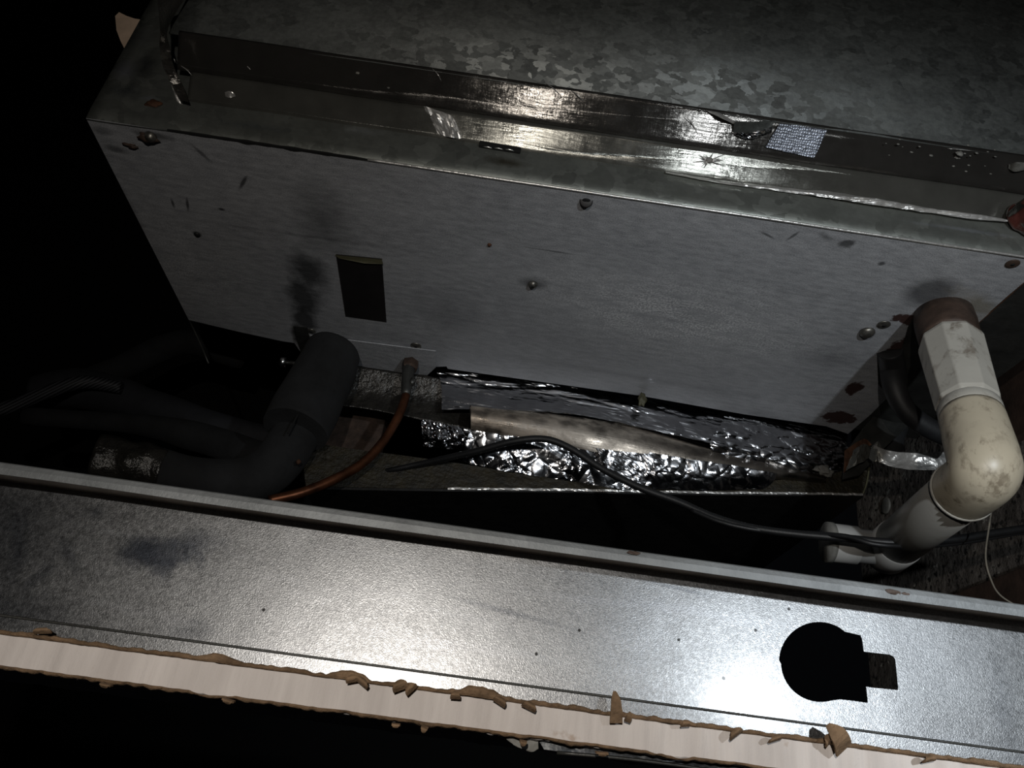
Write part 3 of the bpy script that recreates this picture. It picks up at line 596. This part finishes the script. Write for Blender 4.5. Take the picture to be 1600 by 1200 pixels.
# ------------------------------------------------------------------ insulated refrigerant pipe
ip = thing('insulated_pipe', Py(480, 650, .85), 'thick pipe in black foam insulation bending down and left from the unit', 'pipe')
a0, a1, a2 = Py(520, 552, .868), Py(498, 600, .852), Py(462, 672, .835)
tube('upper_sleeve', [a0, a1, a2], [.0350, .0372, .0385], M['foam'], ip, 32, 14, wob=.07, wsc=22)
tube('sleeve_slit', [a0+Vector((.008, -.036, -.014)), a1+Vector((.004, -.036, -.018)), a2+Vector((.002, -.035, -.020))], [.0012, .0015, .001], M['hole'], ip, 6, 8)
tube('lower_sleeve', [Py(478, 655, .855), Py(448, 702, .845), Py(415, 738, .835), Py(372, 752, .83), Py(300, 745, .82), Py(245, 733, .81)], [.026, .0275, .0270, .0245, .0225, .0225], M['foam'], ip, 28, 10, wob=.08, wsc=24)
tube('tape_wrap', [Py(256, 737, .812), Py(225, 730, .808), Py(190, 723, .802), Py(152, 716, .797)], [.0235, .0250, .0248, .0262], M['ducttape'], ip, 28, 8, wob=.14, wsc=60, label='glossy taped end')
lump('glue_fleck', Py(466, 722, .815), .003, M['rust'], ip, 2, 2)
# ------------------------------------------------------------------ copper pipe
cp = thing('copper_pipe', Py(640, 575, .90), 'thin bare copper pipe curving down to the left from a flare nut', 'pipe')
cpts = [Py(638, 588, .895), Py(633, 622, .885), Py(620, 655, .87), Py(597, 692, .855), Py(565, 725, .84), Py(520, 750, .825), Py(470, 770, .815), Py(420, 782, .81)]
tube('pipe_run', cpts, .0054, M['copper'], cp, 16, 8)
tube('pipe_neck', [Py(639, 572, .900), Py(637, 590, .895), Py(634, 618, .886)], [.0085, .0078, .0062], M['slate'], cp, 16, 5, label='dull painted pipe end')
lathe('flare_nut', Py(641, 566, .902), Py(640, 578, .899), [(0, .011), (.8, .011), (1, .009)], M['brown'], cp, poly=6)
lump('solder_drip', Py(645, 596, .886), .0045, M['slate'], cp, 3, 3, (.8, .8, 1.2), .6)
# bright bolt on a hanger left of the sleeve
hb = thing('hanger_bolt', Py(455, 565, .93), 'small bright bolt left of the insulated pipe top', 'bolt')
tube('shank', [Py(445, 566, .93), Py(475, 569, .93)], .0028, M['slate'], hb, 10, 1)
lathe('head', Py(437, 565, .93), Py(447, 566, .93), [(0, .005), (.3, .007), (1, .007)], M['bright'], hb, 16)
lathe('nut', Py(472, 566, .93), Py(481, 568, .93), [(0, .0068), (1, .0068)], M['screw'], hb, poly=6)

# ------------------------------------------------------------------ hoses in the dark at the left
gh = thing('fabric_hose', Py(250, 620, 1.1), 'wide dark grey fabric hose lying in the shadow at the left', 'hose')
tube('hose_body', [Py(60, 612, 1.16), Py(110, 606, 1.15), Py(170, 615, 1.14), Py(250, 640, 1.12), Py(330, 668, 1.10), Py(440, 690, 1.09)], [.028, .030, .030, .027, .024, .020], M['greytube'], gh, 24, 8, wob=.1, wsc=16)
bh = thing('braided_hose', Py(60, 620, 1.0), 'thin hose in grey braided sleeve at the far left', 'hose')
tube('hose_body', [Py(-30, 648, 1.02), Py(20, 634, 1.04), Py(70, 614, 1.06), Py(130, 597, 1.08), Py(190, 606, 1.09)], [.009, .0095, .010, .010, .009], M['braid'], bh, 20, 8)
for a in [[(110, 610, 1.2), (200, 570, 1.22), (290, 535, 1.25), (380, 560, 1.3)], ]:
    t = thing('slack_hose', Py(200, 570, 1.22), 'dim black hose arching behind the grey fabric hose', 'hose')
    tube('hose_body', [Py(*p) for p in a], .022, M['foam'], t, 20, 8, wob=.1, wsc=20)
t = thing('lower_hose', Py(350, 700, 1.0), 'dim black hose running below the grey fabric hose', 'hose')
tube('hose_body', [Py(40, 650, 1.03), Py(200, 662, 1.02), Py(300, 680, 1.0), Py(420, 720, .98)], [.012, .014, .020, .022], M['foam'], t, 20, 8, wob=.1, wsc=20)
fl = props(lump('paper_fleck', Py(263, 664, 1.05), .0065, M['stickeredge'], None, 5, 2, (.7, .4, 1.2), .6), 'tiny pale yellow fleck on the dark hose', 'debris')

# ------------------------------------------------------------------ black cables
cb = thing('black_cable', Py(850, 690, .80), 'black cable crossing in front of the foil and on to the drain pipe', 'cable')
pts = [(545, 742, .935), (600, 736, .89), (660, 724, .872), (740, 706, .84), (800, 690, .82), (850, 686, .81), (890, 700, .805), (940, 732, .80), (1000, 762, .79), (1060, 784, .78), (1110, 806, .77), (1170, 824, .755), (1240, 834, .74), (1330, 842, .72), (1400, 848, .705), (1480, 844, .70), (1560, 832, .70), (1640, 820, .70)]
tube('cable_sheath', [Py(*p) for p in pts], [.0030, .0030, .0035]+[.0040]*15, M['cable'], cb, 12, 8)
cb2 = thing('second_cable', Py(1380, 850, .70), 'thinner black cable twisted along the lower side of the first', 'cable')
pts = [(1080, 797, .775), (1130, 817, .76), (1190, 829, .75), (1250, 833, .745), (1320, 838, .715), (1370, 851, .70), (1430, 853, .70), (1500, 848, .705), (1570, 836, .705), (1640, 826, .705)]
tube('cable_sheath', [Py(*p) for p in pts], .0026, M['cable'], cb2, 10, 8, wob=.15, wsc=120)
tw = thing('thin_wire', Py(1545, 860, .66), 'thin pale wire hanging in a curve at the lower right', 'wire')
tube('strand', [Py(*p) for p in [(1552, 780, .66), (1545, 825, .655), (1540, 870, .65), (1548, 905, .645), (1565, 932, .64), (1610, 958, .63)]], .0008, M['wire'], tw, 8, 8)

# ------------------------------------------------------------------ PVC drain
dp = thing('drain_pipe', Pz(1472, 495, H), 'stained cream plastic condensate drain with elbow under the right end of the unit', 'pipe')
D0 = Pz(1472, 488, H+.004); yE = .545
D3 = Py(1538, 722, yE)
ax = (D3-D0)
def onax(px, py):                             # point of the axis nearest the pixel's ray
    d = Vector(ray(px, py)); w = D0; a = ax.dot(ax); b = ax.dot(d); c = d.dot(d); dd = ax.dot(w); e = d.dot(w)
    s = (b*e-c*dd)/(a*c-b*b); return D0+ax*s
q1, q2, q3, q4 = onax(1484, 536), onax(1487, 545), onax(1512, 640), onax(1516, 654)
def rr(p, px): return px*pxm(p)
lathe('adapter', D0, q1, [(0, rr(D0, 42)), (.5, rr(D0, 43)), (.92, rr(q1, 44)), (1, rr(q1, 42))], M['brown'], dp, 32, 'rust-brown threaded adapter')
hx = lathe('socket', q1, q3, [(0, rr(q1, 40)), (.03, rr(q1, 46)), (.08, rr(q1, 47.5)), (.95, rr(q3, 47.5)), (1, rr(q3, 44))], M['pvcw'], dp, poly=9, label='off-white faceted socket'); bevel(hx, .0012)
for k in (0, 1, 2): pass
lathe('collar', q3, q4, [(0, rr(q3, 44)), (.15, rr(q3, 46)), (.85, rr(q3, 46)), (1, rr(q3, 45))], M['pvcw'], dp, 32)
E1 = onax(1541, 738)
E2 = Py(1470, 790, yE+.055); E3 = Py(1400, 850, yE+.20)
dirn = (Vector(E3)-Vector(E1)).normalized()
r0 = rr(q4, 47); r1 = rr(E1, 53)
u = ax.normalized(); k = .022
elb = [q4, q4+(E1-q4)*.4, E1-u*.016, E1-u*.004+dirn*.004, E1+dirn*.018, E1+dirn*.045]
tube('elbow', elb, [r0, r0*1.02, r0*1.03, r0*1.03, r0*1.0, r0*.99], M['pvc'], dp, 36, 7, label='cream elbow with brown stains')
lathe('coupling_rim', E1+dirn*.043, E1+dirn*.047, [(0, r0*1.0), (.5, r0*1.03), (1, r0*1.0)], M['pvcw'], dp, 36)
tube('outlet_pipe', [E1+dirn*.04, E3+dirn*.01], [r0*.90, r0*.90], M['pvc_shaded'], dp, 32, 2, label='straight pipe run, greyed to stand for the shade of the elbow')
tee = thing('pipe_tee', E3, 'white plastic tee at the lower end of the drain, its mouth cut by shadow', 'pipe')
rt = rr(E3, 34)
lathe('tee_collar', E3-dirn*.012, E3+dirn*.035, [(0, rt*1.0), (.05, rt*1.08), (.9, rt*1.08), (1, rt*.9)], M['white'], tee, 32)
b0 = E3+dirn*.02+Vector((.0, 0, 0)); bx = Vector((-1, .08, -.02)).normalized()
lathe('branch', b0, b0+bx*.062, [(0, rt*.80), (.55, rt*.80), (.56, rt*.90), (.97, rt*.90), (1, rt*.82)], M['white'], tee, 32)
lathe('end_cap', b0+bx*.060, b0+bx*.066, [(0, rt*.95), (1, rt*.95)], M['dusty'], tee, 32)

# ------------------------------------------------------------------ black hose, foil strap and rusty bracket beside the drain
rh = thing('rubber_hose', Pz(1390, 548, H), 'black rubber hose curling down behind the drain pipe', 'hose')
tube('hose_body', [Pz(1390, 546, H+.003), Py(1395, 575, .735), Py(1398, 605, .735), Py(1415, 640, .74), Py(1450, 668, .745), Py(1500, 690, .75)], [.0135, .0140, .0125, .0115, .0115, .0115], M['black'], rh, 20, 10)
rh2 = thing('looped_hose', Py(1440, 620, .84), 'second black hose looping between bracket and drain', 'hose')
tube('hose_body', [Py(1495, 640, .80), Py(1460, 618, .83), Py(1430, 620, .86), Py(1405, 660, .88), Py(1390, 710, .90)], .013, M['foam'], rh2, 20, 8)
br = thing('rusty_bracket', Py(1385, 640, .86), 'rust-streaked grey bracket reaching from the unit corner to the foil', 'bracket')
slab('arm', [Py(1388, 622, .86), Py(1432, 620, .87), Py(1425, 660, .86), Py(1382, 700, .86), Py(1344, 742, .86), Py(1318, 748, .86), Py(1322, 706, .86), Py(1350, 668, .86)], .003, M['slate'], br)
bit('rust_edge', [[Py(1320, 704, .853), Py(1350, 686, .850), Py(1362, 694, .851)], [Py(1318, 740, .853), Py(1336, 722, .850), Py(1352, 706, .852)]], M['rust'], br, 5, .003)
slab('stay', [Py(1412, 552, .80), Py(1446, 552, .80), Py(1440, 580, .80), Py(1414, 606, .80)], .002, M['rust'], br)
bit('torn_card', [[Py(1416, 566, .79), Py(1424, 568, .785), Py(1434, 570, .79)], [Py(1412, 592, .79), Py(1420, 588, .785), Py(1428, 582, .79)]], M['cream'], br, 5, .001)
bit('foil_scrap', [[Py(1425, 600, .80), Py(1440, 588, .79), Py(1452, 592, .80)], [Py(1420, 618, .80), Py(1438, 612, .79), Py(1456, 606, .80)]], M['tape'], br, 6, .004)
bit('foil_scrap', [[Py(1334, 704, .845), Py(1350, 694, .84), Py(1364, 700, .845)], [Py(1322, 736, .845), Py(1336, 728, .84), Py(1358, 716, .845)]], M['tape'], br, 16, .004)
stp = thing('foil_strap', Py(1420, 720, .83), 'strip of crumpled silver foil tape stretched to the drain elbow', 'foil')
sheet('strap', [row([(1366, 696, .825), (1390, 704), (1430, 707), (1490, 706, .795)], .816), row([(1362, 708, .835), (1390, 716), (1430, 722), (1490, 720, .803)], .822), row([(1358, 716, .835), (1390, 728), (1430, 734), (1490, 733, .804)], .829)], 70, 20, M['foil_lip'], stp, .0022, 45, .003, 25, .0008, 31, .0004)
sheet('strap_fold', [row([(1362, 696, .832), (1372, 690), (1380, 706)], .826), row([(1358, 716, .832), (1366, 722), (1374, 722)], .826)], 12, 8, M['tape'], stp, .003, 60, .002, 25, .0005, 33, .0004)

# ------------------------------------------------------------------ below the ceiling board
ps = thing('plastic_strip', (.09, .274, .015), 'glossy dark plastic strip just under the plasterboard edge', 'strip')
s0 = [Py(840, 1155, .274), Py(1000, 1172, .274), Py(1200, 1200, .274), Py(1420, 1240, .274)]
s1 = [Py(850, 1172, .274), Py(1000, 1190, .274), Py(1200, 1222, .274), Py(1420, 1262, .274)]
sheet('strip_body', [s0, s1], 60, 6, M['glass'], ps, .0006, 60, .001, 20, 0, 4, .001)
tube('strip_edge', [Py(870, 1176, .2735), Py(1000, 1188, .2735), Py(1200, 1216, .2735)], .0006, M['slate'], ps, 6, 4)
sf = thing('film_scrap', Py(820, 1160, .295), 'small scrap of dusty grey film under the plasterboard edge', 'debris')
sheet('film', [row([(786, 1150), (815, 1148), (845, 1152)], .273), row([(800, 1163), (820, 1168), (842, 1160)], .2725), row([(815, 1170), (832, 1176), (842, 1172)], .273)], 20, 10, M['dusty'], sf, .001, 90, .001, 30, .0006, 5, .0003)
